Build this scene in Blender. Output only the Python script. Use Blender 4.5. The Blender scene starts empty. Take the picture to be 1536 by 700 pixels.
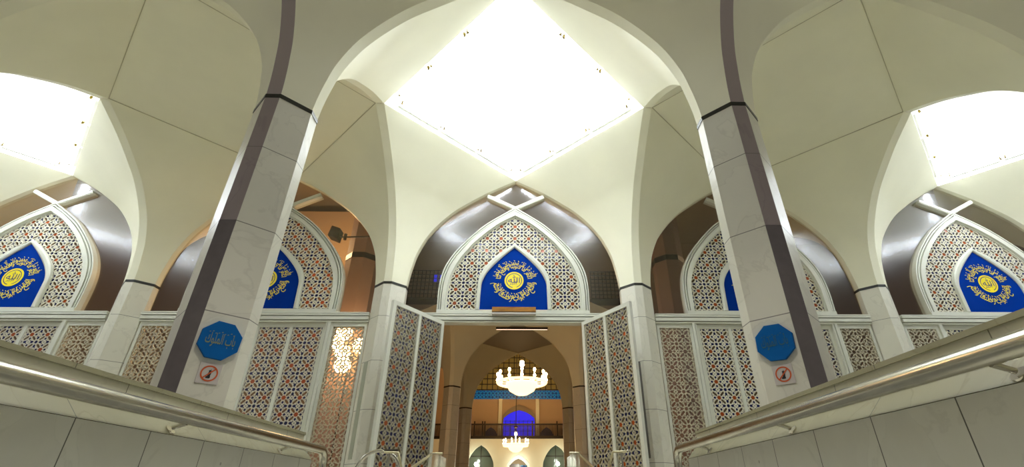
import bpy, math, random
from mathutils import Vector, Matrix
from mathutils.geometry import tessellate_polygon, delaunay_2d_cdt
random.seed(7)
SC = bpy.context.scene
COL = SC.collection
PI = math.pi

# ------------------------------------------------------------------ helpers
class MB:
    """collects geometry, then links it as ONE mesh object"""
    def __init__(s): s.v, s.f, s.m, s.sm = [], [], [], []
    def face(s, pts, mi=0, smooth=False):
        b = len(s.v); s.v += [tuple(p) for p in pts]
        s.f.append(tuple(range(b, b + len(pts)))); s.m.append(mi); s.sm.append(smooth)
    def grid(s, rows, mi=0, smooth=True, closed=False):
        b = len(s.v); n = len(rows[0])
        for r in rows: s.v += [tuple(p) for p in r]
        for i in range(len(rows) - 1):
            for j in range(n if closed else n - 1):
                k = (j + 1) % n
                s.f.append((b + i*n + j, b + i*n + k, b + (i+1)*n + k, b + (i+1)*n + j)); s.m.append(mi); s.sm.append(smooth)
    def box(s, x0, x1, y0, y1, z0, z1, mi=0, bev=0.0):
        if bev > 0:
            b = bev
            s.prism_loft([(x0+b, y0), (x1-b, y0), (x1, y0+b), (x1, y1-b), (x1-b, y1), (x0+b, y1), (x0, y1-b), (x0, y0+b)], z0, z1, mi)
            return
        P = [(x0,y0,z0),(x1,y0,z0),(x1,y1,z0),(x0,y1,z0),(x0,y0,z1),(x1,y0,z1),(x1,y1,z1),(x0,y1,z1)]
        for q in ((0,3,2,1),(4,5,6,7),(0,1,5,4),(1,2,6,5),(2,3,7,6),(3,0,4,7)): s.face([P[i] for i in q], mi)
    def prism_loft(s, poly, z0, z1, mi=0):
        n = len(poly)
        for i in range(n):
            a, b = poly[i], poly[(i+1) % n]
            s.face([(a[0],a[1],z0),(b[0],b[1],z0),(b[0],b[1],z1),(a[0],a[1],z1)], mi)
        s.face([(p[0],p[1],z1) for p in poly], mi); s.face([(p[0],p[1],z0) for p in reversed(poly)], mi)
    def slab(s, poly, y0, y1, mi=0):
        """polygon in x,z extruded along y"""
        n = len(poly)
        for i in range(n):
            a, b = poly[i], poly[(i+1) % n]
            s.face([(a[0],y0,a[1]),(b[0],y0,b[1]),(b[0],y1,b[1]),(a[0],y1,a[1])], mi)
        tri = tessellate_polygon([[Vector((p[0], p[1], 0)) for p in poly]])
        for t in tri:
            s.face([(poly[i][0],y0,poly[i][1]) for i in t], mi); s.face([(poly[i][0],y1,poly[i][1]) for i in reversed(t)], mi)
    def tube(s, pts, r, n=12, mi=0, cap=True):
        pts = [Vector(p) for p in pts]; rows = []
        rr = r if isinstance(r, (list, tuple)) else [r]*len(pts)
        up = Vector((0,0,1)); prev = None
        for i, p in enumerate(pts):
            d = (pts[min(i+1, len(pts)-1)] - pts[max(i-1, 0)]).normalized()
            if prev is None:
                a = d.cross(up)
                if a.length < 1e-3: a = d.cross(Vector((1,0,0)))
                a.normalize()
            else:
                a = (prev - d*prev.dot(d)).normalized()
            prev = a; b = d.cross(a)
            rows.append([p + (a*math.cos(2*PI*k/n) + b*math.sin(2*PI*k/n))*rr[i] for k in range(n)])
        s.grid(rows, mi, True, True)
        if cap: s.face(list(reversed(rows[0])), mi); s.face(rows[-1], mi)
    def lathe(s, prof, c=(0,0,0), n=32, mi=0):
        s.grid([[(c[0]+r*math.cos(2*PI*k/n), c[1]+r*math.sin(2*PI*k/n), c[2]+z) for k in range(n)] for r, z in prof], mi, True, True)
    def ball(s, c, r, n=10, mi=0, sz=1.0):
        s.lathe([(max(1e-4, r*math.sin(PI*i/n)), -r*sz*math.cos(PI*i/n)) for i in range(n+1)], c, 2*n-4, mi)
    def mesh(s, name, mats):
        me = bpy.data.meshes.new(name); me.from_pydata(s.v, [], s.f)
        for m in (mats if isinstance(mats, (list, tuple)) else [mats]): me.materials.append(m)
        me.polygons.foreach_set('material_index', s.m); me.polygons.foreach_set('use_smooth', s.sm)
        me.update(); return me
    def build(s, name, mats, parent=None, loc=None):
        return link(name, s.mesh(name, mats), parent, loc)

def link(name, data, parent=None, loc=None, rotz=0):
    o = bpy.data.objects.new(name, data); COL.objects.link(o)
    if parent is not None: o.parent = parent
    if loc: o.location = loc
    if rotz: o.rotation_euler = (0,0,rotz)
    return o
def tag(o, label=None, cat=None, group=None, kind=None):
    if label: o['label'] = label
    if cat: o['category'] = cat
    if group: o['group'] = group
    if kind: o['kind'] = kind
    return o
def thing(name, label, cat, loc=(0,0,0), rotz=0, group=None):
    o = bpy.data.objects.new(name, None); COL.objects.link(o)
    o.empty_display_size = .2; o.location = loc; o.rotation_euler = (0,0,rotz)
    return tag(o, label, cat, group, 'thing')
def dup(root, loc, rotz=0, label=None, group=None, scale=None):
    r = root.copy(); COL.objects.link(r); r.location = loc; r.rotation_euler = (0,0,rotz)
    if scale: r.scale = scale
    if label: r['label'] = label
    if group: r['group'] = group
    for ch in list(root.children):
        c = ch.copy(); COL.objects.link(c); c.parent = r
        for g in ch.children:
            d = g.copy(); COL.objects.link(d); d.parent = c
    return r
def struct(name, mb, m):
    return tag(mb.build(name, m), kind='structure')
def lerp_table(t, x):
    if x <= t[0][0]: return t[0][1]
    for (a, b), (c, d) in zip(t, t[1:]):
        if x <= c: return b + (d-b)*(x-a)/(c-a)
    return t[-1][1]
def smooth_curve(ctrl, n):
    """Catmull-Rom through control points"""
    P = [Vector((p[0], p[1])) for p in ctrl]; out = []
    for i in range(len(P)-1):
        p0 = P[i-1] if i > 0 else 2*P[0]-P[1]
        p3 = P[i+2] if i+2 < len(P) else 2*P[-1]-P[-2]
        for k in range(n):
            t = k/n
            out.append(0.5*(2*P[i] + (P[i+1]-p0)*t + (2*p0-5*P[i]+4*P[i+1]-p3)*t**2 + (-p0+3*P[i]-3*P[i+1]+p3)*t**3))
    out.append(P[-1]); return [(v.x, v.y) for v in out]

# ------------------------------------------------------------------ materials
def nodes(name):
    m = bpy.data.materials.new(name); m.use_nodes = True
    nt = m.node_tree; b = nt.nodes['Principled BSDF']
    return m, nt, b
def N(nt, typ, **kw):
    n = nt.nodes.new(typ)
    for k, v in kw.items(): setattr(n, k, v)
    return n
def plain(name, col, rough=.5, metal=0.0, spec=.5, noise=0.0, scale=6.0):
    m, nt, b = nodes(name)
    b.inputs['Base Color'].default_value = (*col, 1); b.inputs['Roughness'].default_value = rough
    b.inputs['Metallic'].default_value = metal; b.inputs['Specular IOR Level'].default_value = spec
    if noise:
        tc = N(nt, 'ShaderNodeTexCoord'); nz = N(nt, 'ShaderNodeTexNoise'); nz.inputs['Scale'].default_value = scale
        nz.inputs['Detail'].default_value = 5
        r = N(nt, 'ShaderNodeValToRGB')
        r.color_ramp.elements[0].position = .3; r.color_ramp.elements[1].position = .7
        r.color_ramp.elements[0].color = (*[c*(1-noise) for c in col], 1); r.color_ramp.elements[1].color = (*[min(1, c*(1+noise*.5)) for c in col], 1)
        nt.links.new(tc.outputs['Object'], nz.inputs['Vector']); nt.links.new(nz.outputs['Fac'], r.inputs['Fac'])
        nt.links.new(r.outputs['Color'], b.inputs['Base Color'])
    return m
def emit(name, col, s):
    m, nt, b = nodes(name)
    b.inputs['Base Color'].default_value = (*[c*.5 for c in col], 1)
    b.inputs['Emission Color'].default_value = (*col, 1); b.inputs['Emission Strength'].default_value = s
    return m
def marble(name, col, vein, joints=None, axis='Z', jcol=(.22,.21,.18), rough=.34, vs=1.3, spots=0.0):
    """veined stone; joints = (origin, pitch, half width) along an object axis"""
    m, nt, b = nodes(name); L = nt.links.new
    tc = N(nt, 'ShaderNodeTexCoord')
    nz = N(nt, 'ShaderNodeTexNoise'); nz.inputs['Scale'].default_value = vs; nz.inputs['Detail'].default_value = 9; nz.inputs['Distortion'].default_value = 1.4
    L(tc.outputs['Object'], nz.inputs['Vector'])
    r = N(nt, 'ShaderNodeValToRGB'); e = r.color_ramp.elements
    e[0].position = .36; e[0].color = (*col, 1); e[1].position = .64; e[1].color = (*[c*.93 for c in col], 1)
    for pos, c in ((.485, [x*.98 for x in col]), (.5, vein), (.515, [x*.96 for x in col])):
        q = e.new(pos); q.color = (*c, 1)
    L(nz.outputs['Fac'], r.inputs['Fac']); out = r.outputs['Color']
    if spots:
        vo = N(nt, 'ShaderNodeTexVoronoi'); vo.inputs['Scale'].default_value = 7.0; L(tc.outputs['Object'], vo.inputs['Vector'])
        mr = N(nt, 'ShaderNodeMath', operation='LESS_THAN'); mr.inputs[1].default_value = .075; L(vo.outputs['Distance'], mr.inputs[0])
        n2 = N(nt, 'ShaderNodeTexNoise'); n2.inputs['Scale'].default_value = 2.3; L(tc.outputs['Object'], n2.inputs['Vector'])
        gt = N(nt, 'ShaderNodeMath', operation='GREATER_THAN'); gt.inputs[1].default_value = .53; L(n2.outputs['Fac'], gt.inputs[0])
        mu = N(nt, 'ShaderNodeMath', operation='MULTIPLY'); L(mr.outputs[0], mu.inputs[0]); L(gt.outputs[0], mu.inputs[1])
        mx = N(nt, 'ShaderNodeMix', data_type='RGBA'); mx.inputs['B'].default_value = (*[c*(1-spots) for c in col], 1)
        L(mu.outputs[0], mx.inputs['Factor']); L(out, mx.inputs['A']); out = mx.outputs['Result']
    if joints:
        sx = N(nt, 'ShaderNodeSeparateXYZ'); L(tc.outputs['Object'], sx.inputs[0])
        for (ax, o0, pitch, hw) in joints:
            a = N(nt, 'ShaderNodeMath', operation='SUBTRACT'); a.inputs[1].default_value = o0 - pitch/2; L(sx.outputs[ax], a.inputs[0])
            w = N(nt, 'ShaderNodeMath', operation='FLOORED_MODULO'); w.inputs[1].default_value = pitch; L(a.outputs[0], w.inputs[0])
            d = N(nt, 'ShaderNodeMath', operation='SUBTRACT'); d.inputs[1].default_value = pitch/2; L(w.outputs[0], d.inputs[0])
            ab = N(nt, 'ShaderNodeMath', operation='ABSOLUTE'); L(d.outputs[0], ab.inputs[0])
            lt = N(nt, 'ShaderNodeMath', operation='LESS_THAN'); lt.inputs[1].default_value = hw; L(ab.outputs[0], lt.inputs[0])
            mx = N(nt, 'ShaderNodeMix', data_type='RGBA'); mx.inputs['B'].default_value = (*jcol, 1)
            L(lt.outputs[0], mx.inputs['Factor']); L(out, mx.inputs['A']); out = mx.outputs['Result']
    L(out, b.inputs['Base Color']); b.inputs['Roughness'].default_value = rough
    return m
def glass(name, tint=(1,1,1), ior=1.5):
    m, nt, b = nodes(name); L = nt.links.new; nt.nodes.remove(b)
    out = nt.nodes['Material Output']
    t = N(nt, 'ShaderNodeBsdfTransparent'); t.inputs['Color'].default_value = (*tint, 1)
    g = N(nt, 'ShaderNodeBsdfGlossy'); g.inputs['Roughness'].default_value = .19
    f = N(nt, 'ShaderNodeFresnel'); ge = N(nt, 'ShaderNodeNewGeometry'); mi = N(nt, 'ShaderNodeMix')
    mi.inputs['A'].default_value = ior; mi.inputs['B'].default_value = 1/ior; L(ge.outputs['Backfacing'], mi.inputs['Factor']); L(mi.outputs['Result'], f.inputs['IOR'])
    mx = N(nt, 'ShaderNodeMixShader'); L(f.outputs[0], mx.inputs[0]); L(t.outputs[0], mx.inputs[1]); L(g.outputs[0], mx.inputs[2])
    L(mx.outputs[0], out.inputs['Surface']); return m
def stained(name, col, trans, fac=.45, rough=.15):
    m, nt, b = nodes(name); L = nt.links.new; out = nt.nodes['Material Output']
    b.inputs['Base Color'].default_value = (*col, 1); b.inputs['Roughness'].default_value = rough
    t = N(nt, 'ShaderNodeBsdfTransparent'); t.inputs['Color'].default_value = (*trans, 1)
    mx = N(nt, 'ShaderNodeMixShader'); mx.inputs[0].default_value = fac
    L(b.outputs[0], mx.inputs[1]); L(t.outputs[0], mx.inputs[2]); L(mx.outputs[0], out.inputs['Surface']); return m

M = {}
M['plaster'] = plain('white_plaster', (.90,.885,.70), .75, noise=.05, scale=.8, spec=.2)
M['marble'] = marble('white_marble', (.80,.785,.68), (.70,.685,.59), joints=[('Z', 3.5, .85, .004)])
M['mauve'] = marble('mauve_grey_front', (.40,.345,.34), (.34,.29,.29), joints=[('Z', 3.5, .85, .004)])  # front strip of the near columns, darker than their other faces
M['mauve_soffit'] = plain('mauve_grey_soffit', (.42,.365,.35), .7)  # same mauve tone carried up the front soffit of the near heads
M['joint'] = plain('shadow_gap_strip', (.55,.52,.36), .8)  # darker tone standing in for the shadow gap at the ceiling edges
M['slate'] = plain('dark_slate', (.165,.145,.145), .35, noise=.12, scale=9)
M['grey_panel'] = plain('grey_stone_panel', (.20,.20,.17), .3, noise=.1)
M['sage_panel'] = plain('sage_stone_panel', (.42,.44,.34), .35, noise=.06)
M['band'] = plain('black_band', (.018,.02,.016), .3)
M['frame'] = plain('cream_painted_metal', (.70,.71,.62), .38, noise=.03, scale=2)
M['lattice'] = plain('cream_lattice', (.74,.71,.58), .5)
M['dull_lattice'] = plain('leaf_lattice_dark', (.40,.37,.27), .5)  # darker copy of the cream lattice, for the open leaves
M['screen_lattice'] = plain('screen_lattice_dark', (.50,.46,.34), .5)  # darker cream lattice for the side screens
M['glass'] = glass('clear_glass')
M['upper_glass'] = glass('reflective_glass', (.93,.92,.89), 1.62)
M['red_glass'] = stained('red_glass', (.47,.095,.02), (.9,.2,.05), .22)
M['blue_glass'] = stained('blue_glass', (.010,.014,.10), (.03,.05,.4), .15)
M['amber_glass'] = stained('smoked_glass', (.15,.12,.07), (.75,.62,.45), .5)
M['panel_blue'] = plain('royal_blue_board', (.0005,.028,.25), .7, spec=.03)
M['yellow'] = plain('yellow_paint', (.90,.74,.02), .45)
M['gold_line'] = plain('gold_paint', (.86,.70,.13), .45)
M['navy'] = plain('navy_paint', (.01,.03,.16), .45)
M['sign_blue'] = plain('sign_blue', (.001,.115,.40), .6, spec=.12)
M['dull_gold'] = plain('dull_gold', (.24,.27,.13), .45)
M['faint_gold'] = plain('faded_gold', (.03,.12,.16), .45)
M['sign_white'] = plain('sign_white', (.62,.58,.55), .5)
M['sign_red'] = plain('sign_orange_red', (.62,.10,.02), .5)
M['black'] = plain('black_paint', (.015,.015,.015), .5)
M['steel'] = plain('brushed_steel', (.62,.60,.52), .22, metal=1.0, noise=.08, scale=14)
M['chrome'] = plain('chrome', (.72,.68,.58), .12, metal=1.0)
M['brass'] = plain('pale_brass', (.62,.56,.36), .3, metal=1.0)
M['clip'] = plain('dark_gold_clip', (.10,.07,.008), .5, spec=.1)
M['copper_box'] = plain('brown_wood', (.36,.165,.03), .3, noise=.35, scale=5)
M['tube'] = emit('fluorescent_light', (.93,1.0,1.10), 112)
M['white_paint'] = plain('white_paint', (.88,.875,.81), .7)
M['parapet'] = marble('grey_stone_tiles', (.62,.62,.54), (.56,.56,.485), joints=[('Y', 2.5, .535, .0035)], jcol=(.10,.10,.08), rough=.3, vs=2.2, spots=.45)
M['coping'] = marble('cream_stone_coping', (.38,.36,.235), (.32,.30,.19), joints=[('Y', 2.5, 1.08, .003)], jcol=(.18,.17,.12), rough=.25, vs=1.6)
M['riser'] = marble('grey_stone_riser', (.60,.58,.44), (.53,.51,.39), joints=[('Y', 2.9, 1.08, .003)], jcol=(.18,.17,.12), rough=.3, vs=1.6)
M['floor'] = marble('polished_floor', (.80,.78,.66), (.70,.68,.57), joints=[('X', 0, .6, .003), ('Y', 0, .6, .003)], rough=.2)
M['step'] = marble('granite_step', (.36,.35,.32), (.30,.29,.27), rough=.4)
M['warm_wall'] = plain('warm_plaster', (.55,.40,.25), .8, noise=.06, scale=.6)
M['brown_wall'] = plain('brown_plaster', (.33,.265,.19), .8, noise=.06, scale=.6)
M['bronze'] = plain('dark_bronze', (.045,.035,.025), .4, metal=.5)
M['lamp_warm'] = emit('warm_lamp', (1.0,.60,.25), 16)
M['bulb'] = emit('warm_bulb', (1.0,.66,.30), 40)
M['crystal'] = emit('lit_crystal', (1.0,.64,.26), 3.2)
M['blue_window'] = emit('lit_blue_window', (.004,.006,.75), 1.0)
M['amber_window'] = emit('lit_amber_window', (.30,.20,.04), .22)
M['lamp_white'] = emit('white_spotlight', (.9,1.0,.8), 30)
M['grey_glass'] = plain('grey_green_glass', (.12,.14,.11), .15)

def tile_band():
    m, nt, b = nodes('glowing_blue_tile_band'); L = nt.links.new
    tc = N(nt, 'ShaderNodeTexCoord'); mp = N(nt, 'ShaderNodeMapping'); mp.inputs['Scale'].default_value = (1.6,1,1.6)
    L(tc.outputs['Object'], mp.inputs['Vector'])
    v = N(nt, 'ShaderNodeTexVoronoi'); v.inputs['Scale'].default_value = 1.9; v.inputs['Randomness'].default_value = .1; L(mp.outputs[0], v.inputs['Vector'])
    r = N(nt, 'ShaderNodeValToRGB'); e = r.color_ramp.elements
    r.color_ramp.interpolation = 'CONSTANT'
    e[0].color = (.5,.55,.5,1); e[1].position = .16; e[1].color = (.005,.05,.22,1); q = e.new(.38); q.color = (.01,.22,.36,1); q = e.new(.5); q.color = (.004,.02,.10,1)
    L(v.outputs['Distance'], r.inputs['Fac']); L(r.outputs['Color'], b.inputs['Base Color']); b.inputs['Roughness'].default_value = .3
    L(r.outputs['Color'], b.inputs['Emission Color']); b.inputs['Emission Strength'].default_value = .5  # glow put into the tiles themselves, no lamp behind them
    return m
M['tile_band'] = tile_band()

# ------------------------------------------------------------------ layout
S = 5.0; YN = 4.075; YF = 9.075; R = .315; A = .077; ZB = 4.208; ZA = 6.84
ARCH = [(4.21,2.185),(4.42,2.165),(4.67,2.125),(4.97,2.055),(5.36,1.885),(5.70,1.64),(5.99,1.365),(6.21,1.075),(6.53,.59),(6.84,.0)]
ARCH_C = smooth_curve([(s, z) for z, s in ARCH], 5)         # (half width, z) from spring to apex
def octagon(r, a): return [(-a,-r),(a,-r),(r,-a),(r,a),(a,r),(-a,r),(-r,a),(-r,-a)]

def column_parts(root, near):
    mb = MB(); mb.prism_loft(octagon(R, A), 0, ZB-.05); mb.build('shaft', M['marble'], root)
    mb = MB(); mb.prism_loft(octagon(R+.006, A+.003), ZB-.05, ZB); mb.build('collar_band', M['band'], root)
    # flaring head: four soffit strips, four panels between them
    prof = [(2.5 - s, z) for s, z in ARCH_C]
    prof[0] = (R, ZB)
    prof[-1] = (2.497, ZA)
    mb = MB(); O = [octagon(r, A) for r, z in prof]
    for k in range(8):
        rows = []
        for o, (r, z) in zip(O, prof):
            a, b = o[k], o[(k+1) % 8]
            rows.append([(a[0]+(b[0]-a[0])*t, a[1]+(b[1]-a[1])*t, z) for t in ((0,.5,1) if k % 2 else (0,1))])
        mb.grid([list(r) for r in rows], 1 if (near and k == 0) else 0, True)
    mb.face([(p[0], p[1], ZA) for p in O[-1]], 0)
    mb.build('vault_head', [M['plaster'], M['mauve_soffit']], root)

LABCOL = {(-.5,0):'large octagonal marble column in front on the left, with blue sign and dark front strip',
          (.5,0):'large octagonal marble column in front on the right, with blue sign and dark front strip',
          (-1.5,0):'flared white column head at the top left corner, column itself out of view',
          (1.5,0):'flared white column head at the top right corner, column itself out of view',
          (-.5,1):'slim white octagonal column beside the left open door leaf',
          (.5,1):'slim white octagonal column beside the right open door leaf',
          (-1.5,1):'slim cream column rising behind the left parapet, left of the big left column',
          (1.5,1):'slim cream column rising behind the right parapet, right of the big right column',
          (-2.5,1):'flared column head at the far left edge below the left skylight',
          (2.5,1):'flared column head at the far right edge below the right skylight',
          (-.5,3):'dim brown inner column on the left, first pair seen through the doorway',
          (.5,3):'dim brown inner column on the right, first pair seen through the doorway',
          (-.5,4):'dim brown inner column on the left, second pair seen through the doorway',
          (.5,4):'dim brown inner column on the right, second pair seen through the doorway'}
ROWY = {0:YN, 1:YF, 3:19.075, 4:24.075}
proto_near = proto = None
STRIP = []; INLAY = []
for (ix, row), lab in LABCOL.items():
    loc = (ix*S, ROWY[row], 0)
    grp = {0:'front columns', 1:'facade columns', 3:'inner hall columns', 4:'inner hall columns'}[row]
    if row == 0:
        if proto_near is None:
            proto_near = thing('octagonal_column', lab, 'column', loc, 0, grp); column_parts(proto_near, True); c = proto_near
        else: c = dup(proto_near, loc, 0, lab, grp)
        STRIP.append(c) if abs(ix) < 1 else None
    else:
        if proto is None:
            proto = thing('octagonal_column', lab, 'column', loc, 0, grp); column_parts(proto, False); c = proto
        else: c = dup(proto, loc, 0, lab, grp)
    if row == 1 and abs(ix) < 1: INLAY.append((c, ix))
for c in STRIP:
    mb = MB(); mb.box(-A+.002, A-.002, -R-.004, -R+.01, 0, 2.655); mb.build('slate_strip', M['slate'], c)
    mb = MB(); mb.box(-A+.002, A-.002, -R-.002, -R+.01, 2.657, ZB-.052); mb.build('mauve_strip', M['mauve'], c)
for c, ix in INLAY:
    sd = 1 if ix < 0 else -1
    for sx, w, mat in ((sd, .20, 'grey_panel'), (-sd, .13, 'sage_panel')):
        if sx != sd and ix > 0: continue
        mb = MB(); mb.box(-w/2, w/2, -.006, .004, 1.02, 2.65)
        o = mb.build('inlay_panel', M[mat], c, (sx*(R+A)/2, -(R+A)/2, 0)); o.rotation_euler = (0,0, sx*PI/4)

# ceilings: flat lozenges over closed bays, light wells over bays 0, -2, 2
HD = S/2 - A
def lozenge(cx, cy, h, z): return [(cx, cy-h, z), (cx+h, cy, z), (cx, cy+h, z), (cx-h, cy, z)]
def ceiling(cx, cy):
    mb = MB(); lo = lozenge(cx, cy, HD+.03, ZA+.012); hi = lozenge(cx, cy, HD+.03, ZA+.10)
    mb.face(lo[::-1]); mb.face(hi)
    for i in range(4): mb.face([lo[i], lo[(i+1)%4], hi[(i+1)%4], hi[i]])
    a, b = lozenge(cx, cy, HD-.002, ZA-.003), lozenge(cx, cy, HD-.014, ZA-.003)      # strips toned as shade along the joint round the panel
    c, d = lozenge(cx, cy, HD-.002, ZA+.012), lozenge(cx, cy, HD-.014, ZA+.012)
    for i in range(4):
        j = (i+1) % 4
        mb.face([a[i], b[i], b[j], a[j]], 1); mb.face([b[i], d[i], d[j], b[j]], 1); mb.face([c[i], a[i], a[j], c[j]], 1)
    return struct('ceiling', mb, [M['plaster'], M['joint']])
YM = (YN+YF)/2
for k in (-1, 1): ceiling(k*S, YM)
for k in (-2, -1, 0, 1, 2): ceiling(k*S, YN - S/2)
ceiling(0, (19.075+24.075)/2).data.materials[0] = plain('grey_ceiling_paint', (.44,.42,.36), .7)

SIDES = [('left door-side rim', (-1,1)), ('right door-side rim', (1,1)), ('right step-side rim', (1,-1)), ('left step-side rim', (-1,-1))]
tube_proto = None
for k, nm in ((0,'middle'), (-2,'left'), (2,'right')):
    cx = k*S
    t = thing('light_well', f'glaring white lozenge light well in the {"centre of the vault above the open doorway" if k==0 else "vault at the far "+nm}', 'skylight', (cx, YM, ZA))
    mb = MB()
    hs = [(HD+.005, .002), (HD+.005, 1.25), (.02, 2.1)]
    for i in range(4):
        rows = []
        for h, z in hs:
            L4 = lozenge(0, 0, h, z); rows.append([L4[i], L4[(i+1)%4]])
        mb.grid(rows, 0, False)
        # outer skin so the box has thickness
        rows = []
        for h, z in ((HD+.05, .002), (HD+.05, 1.33), (.02, 2.2)):
            L4 = lozenge(0, 0, h, z); rows.append([L4[(i+1)%4], L4[i]])
        mb.grid(rows, 0, False)
        a, b_ = lozenge(0,0,HD+.005,.002), lozenge(0,0,HD+.05,.002)
        mb.face([a[i], b_[i], b_[(i+1)%4], a[(i+1)%4]])
    mb.build('well_wall', M['white_paint'], t)
    for sname, (sx, sy) in SIDES:
        for j, pos in enumerate(('side corner', 'middle', 'tip')):
            h = 2.24
            um = (.19, .5, .81)[j]
            px, py = sx*h*(1-um), sy*h*um
            lab = f'fluorescent tube on the {sname} of the {nm} light well, at its {pos}'
            loc = (cx+px, YM+py, ZA+.13); rz = math.atan2(-sx, sy)
            if tube_proto is None:
                tb = tube_proto = thing('fluorescent_tube', lab, 'light', loc, rz, 'fluorescent tubes in the light wells')
                q = MB(); q.tube([(-.43,0,0),(.43,0,0)], .017, 12); q.build('glowing_tube', M['tube'], tb)
                for e in (-1, 1):
                    q = MB(); q.box(e*.445-.012, e*.445+.012, -.02, .02, -.03, .03, 0); q.box(e*.445-.025, e*.445+.025, -.008, .008, -.045, -.03); q.build('end_clip', M['clip'], tb)
                q = MB(); q.box(-.46, .46, .075, .115, -.03, .03); q.build('batten', M['white_paint'], tb)
            else: tb = dup(tube_proto, loc, rz, lab)

# ------------------------------------------------------------------ lattice
def clip(poly, conv):
    out = poly
    for i in range(len(conv)):
        (ax, ay), (bx, by) = conv[i], conv[(i+1) % len(conv)]
        def side(p): return (bx-ax)*(p[1]-ay) - (by-ay)*(p[0]-ax)
        res = []
        for j in range(len(out)):
            p, q = out[j], out[(j+1) % len(out)]
            sp, sq = side(p), side(q)
            if sp >= 0: res.append(p)
            if (sp > 0 and sq < 0) or (sp < 0 and sq > 0):
                t = sp/(sp-sq); res.append((p[0]+(q[0]-p[0])*t, p[1]+(q[1]-p[1])*t))
        out = res
        if len(out) < 3: return []
    return out
def area(p): return .5*sum(p[i][0]*p[(i+1)%len(p)][1]-p[(i+1)%len(p)][0]*p[i][1] for i in range(len(p)))
def inset(conv, d):
    n = len(conv); lines = []
    for i in range(n):
        (ax, ay), (bx, by) = conv[i], conv[(i+1)%n]
        l = math.hypot(bx-ax, by-ay); nx, ny = -(by-ay)/l, (bx-ax)/l
        lines.append((ax+nx*d, ay+ny*d, bx-ax, by-ay))
    out = []
    for i in range(n):
        x1,y1,dx1,dy1 = lines[i-1]; x2,y2,dx2,dy2 = lines[i]
        den = dx1*dy2-dy1*dx2
        if abs(den) < 1e-9: out.append((x2, y2)); continue
        t = ((x2-x1)*dy2-(y2-y1)*dx2)/den; out.append((x1+dx1*t, y1+dy1*t))
    return out
def rot(p, a): c, s = math.cos(a), math.sin(a); return [(x*c-y*s, x*s+y*c) for x, y in p]
def off(p, dx, dy): return [(x+dx, y+dy) for x, y in p]
def cell_pieces():
    """(polygon, material slot) for a unit cell centred on a star: 0 red, 1 blue, 2 smoked"""
    out = [([((.160 if i % 2 == 0 else .108)*math.cos(PI*i/8), (.160 if i % 2 == 0 else .108)*math.sin(PI*i/8)) for i in range(16)], 0)]
    hexa = [(-.168,0),(-.115,-.062),(.115,-.062),(.168,0),(.115,.062),(-.115,.062)]
    for a in (1,3,5,7): out.append((off(rot(hexa, a*PI/4), .362*math.cos(a*PI/4)*.94, .362*math.sin(a*PI/4)*.94), 2))
    kite = [(-.080,0),(-.02,-.062),(.03,-.062),(.085,0),(.03,.062),(-.02,.062)]
    for a in range(4): out.append((off(rot(kite, a*PI/2), .275*math.cos(a*PI/2), .275*math.sin(a*PI/2)), 1))
    return out
def edge_pieces():
    """pieces on the cell corner and on the bottom and left edges"""
    out = [([(-.5+.092*math.cos(PI*(i+.5)/4), -.5+.092*math.sin(PI*(i+.5)/4)) for i in range(8)], 1)]
    arrow = [(-.105,-.068),(.03,-.068),(.112,0),(.03,.068),(-.105,.068),(-.07,0)]
    out += [(off(arrow, .225, -.5), 1), (off(rot(arrow, PI), -.225, -.5), 1), (off(rot(arrow, PI/2), -.5, .225), 1), (off(rot(arrow, -PI/2), -.5, -.225), 1)]
    d = [(-.042,0),(0,-.042),(.042,0),(0,.042)]
    out += [(off(d, 0, -.5), 1), (off(d, -.5, 0), 1)]
    tri = [(-.045,-.030),(.045,-.030),(0,.042)]
    for sx in (-1, 1):
        out += [(off(rot(tri, PI), sx*.105, -.41), 1), (off(tri, sx*.105, -.595), 1), (off(rot(tri, -PI/2), -.405, sx*.105), 1), (off(rot(tri, PI/2), -.595, sx*.105), 1)]
    for sx in (-1, 1):                                   # small darts beside the long pieces
        for sy in (-1, 1):
            for a, b in ((.135,.30),(.30,.135)):
                out.append((off(rot([(-.036,-.026),(.036,-.026),(0,.034)], math.atan2(sy*b, sx*a)+PI/2), sx*a, sy*b), 2))
    return out
def grow(p, k):
    cx, cz = sum(v[0] for v in p)/len(p), sum(v[1] for v in p)/len(p)
    return [(cx+(x-cx)*k, cz+(z-cz)*k) for x, z in p]
CP = [(grow(p, {0:1.08, 1:1.22, 2:1.14}[m]), m) for p, m in cell_pieces() + edge_pieces()]
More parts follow.
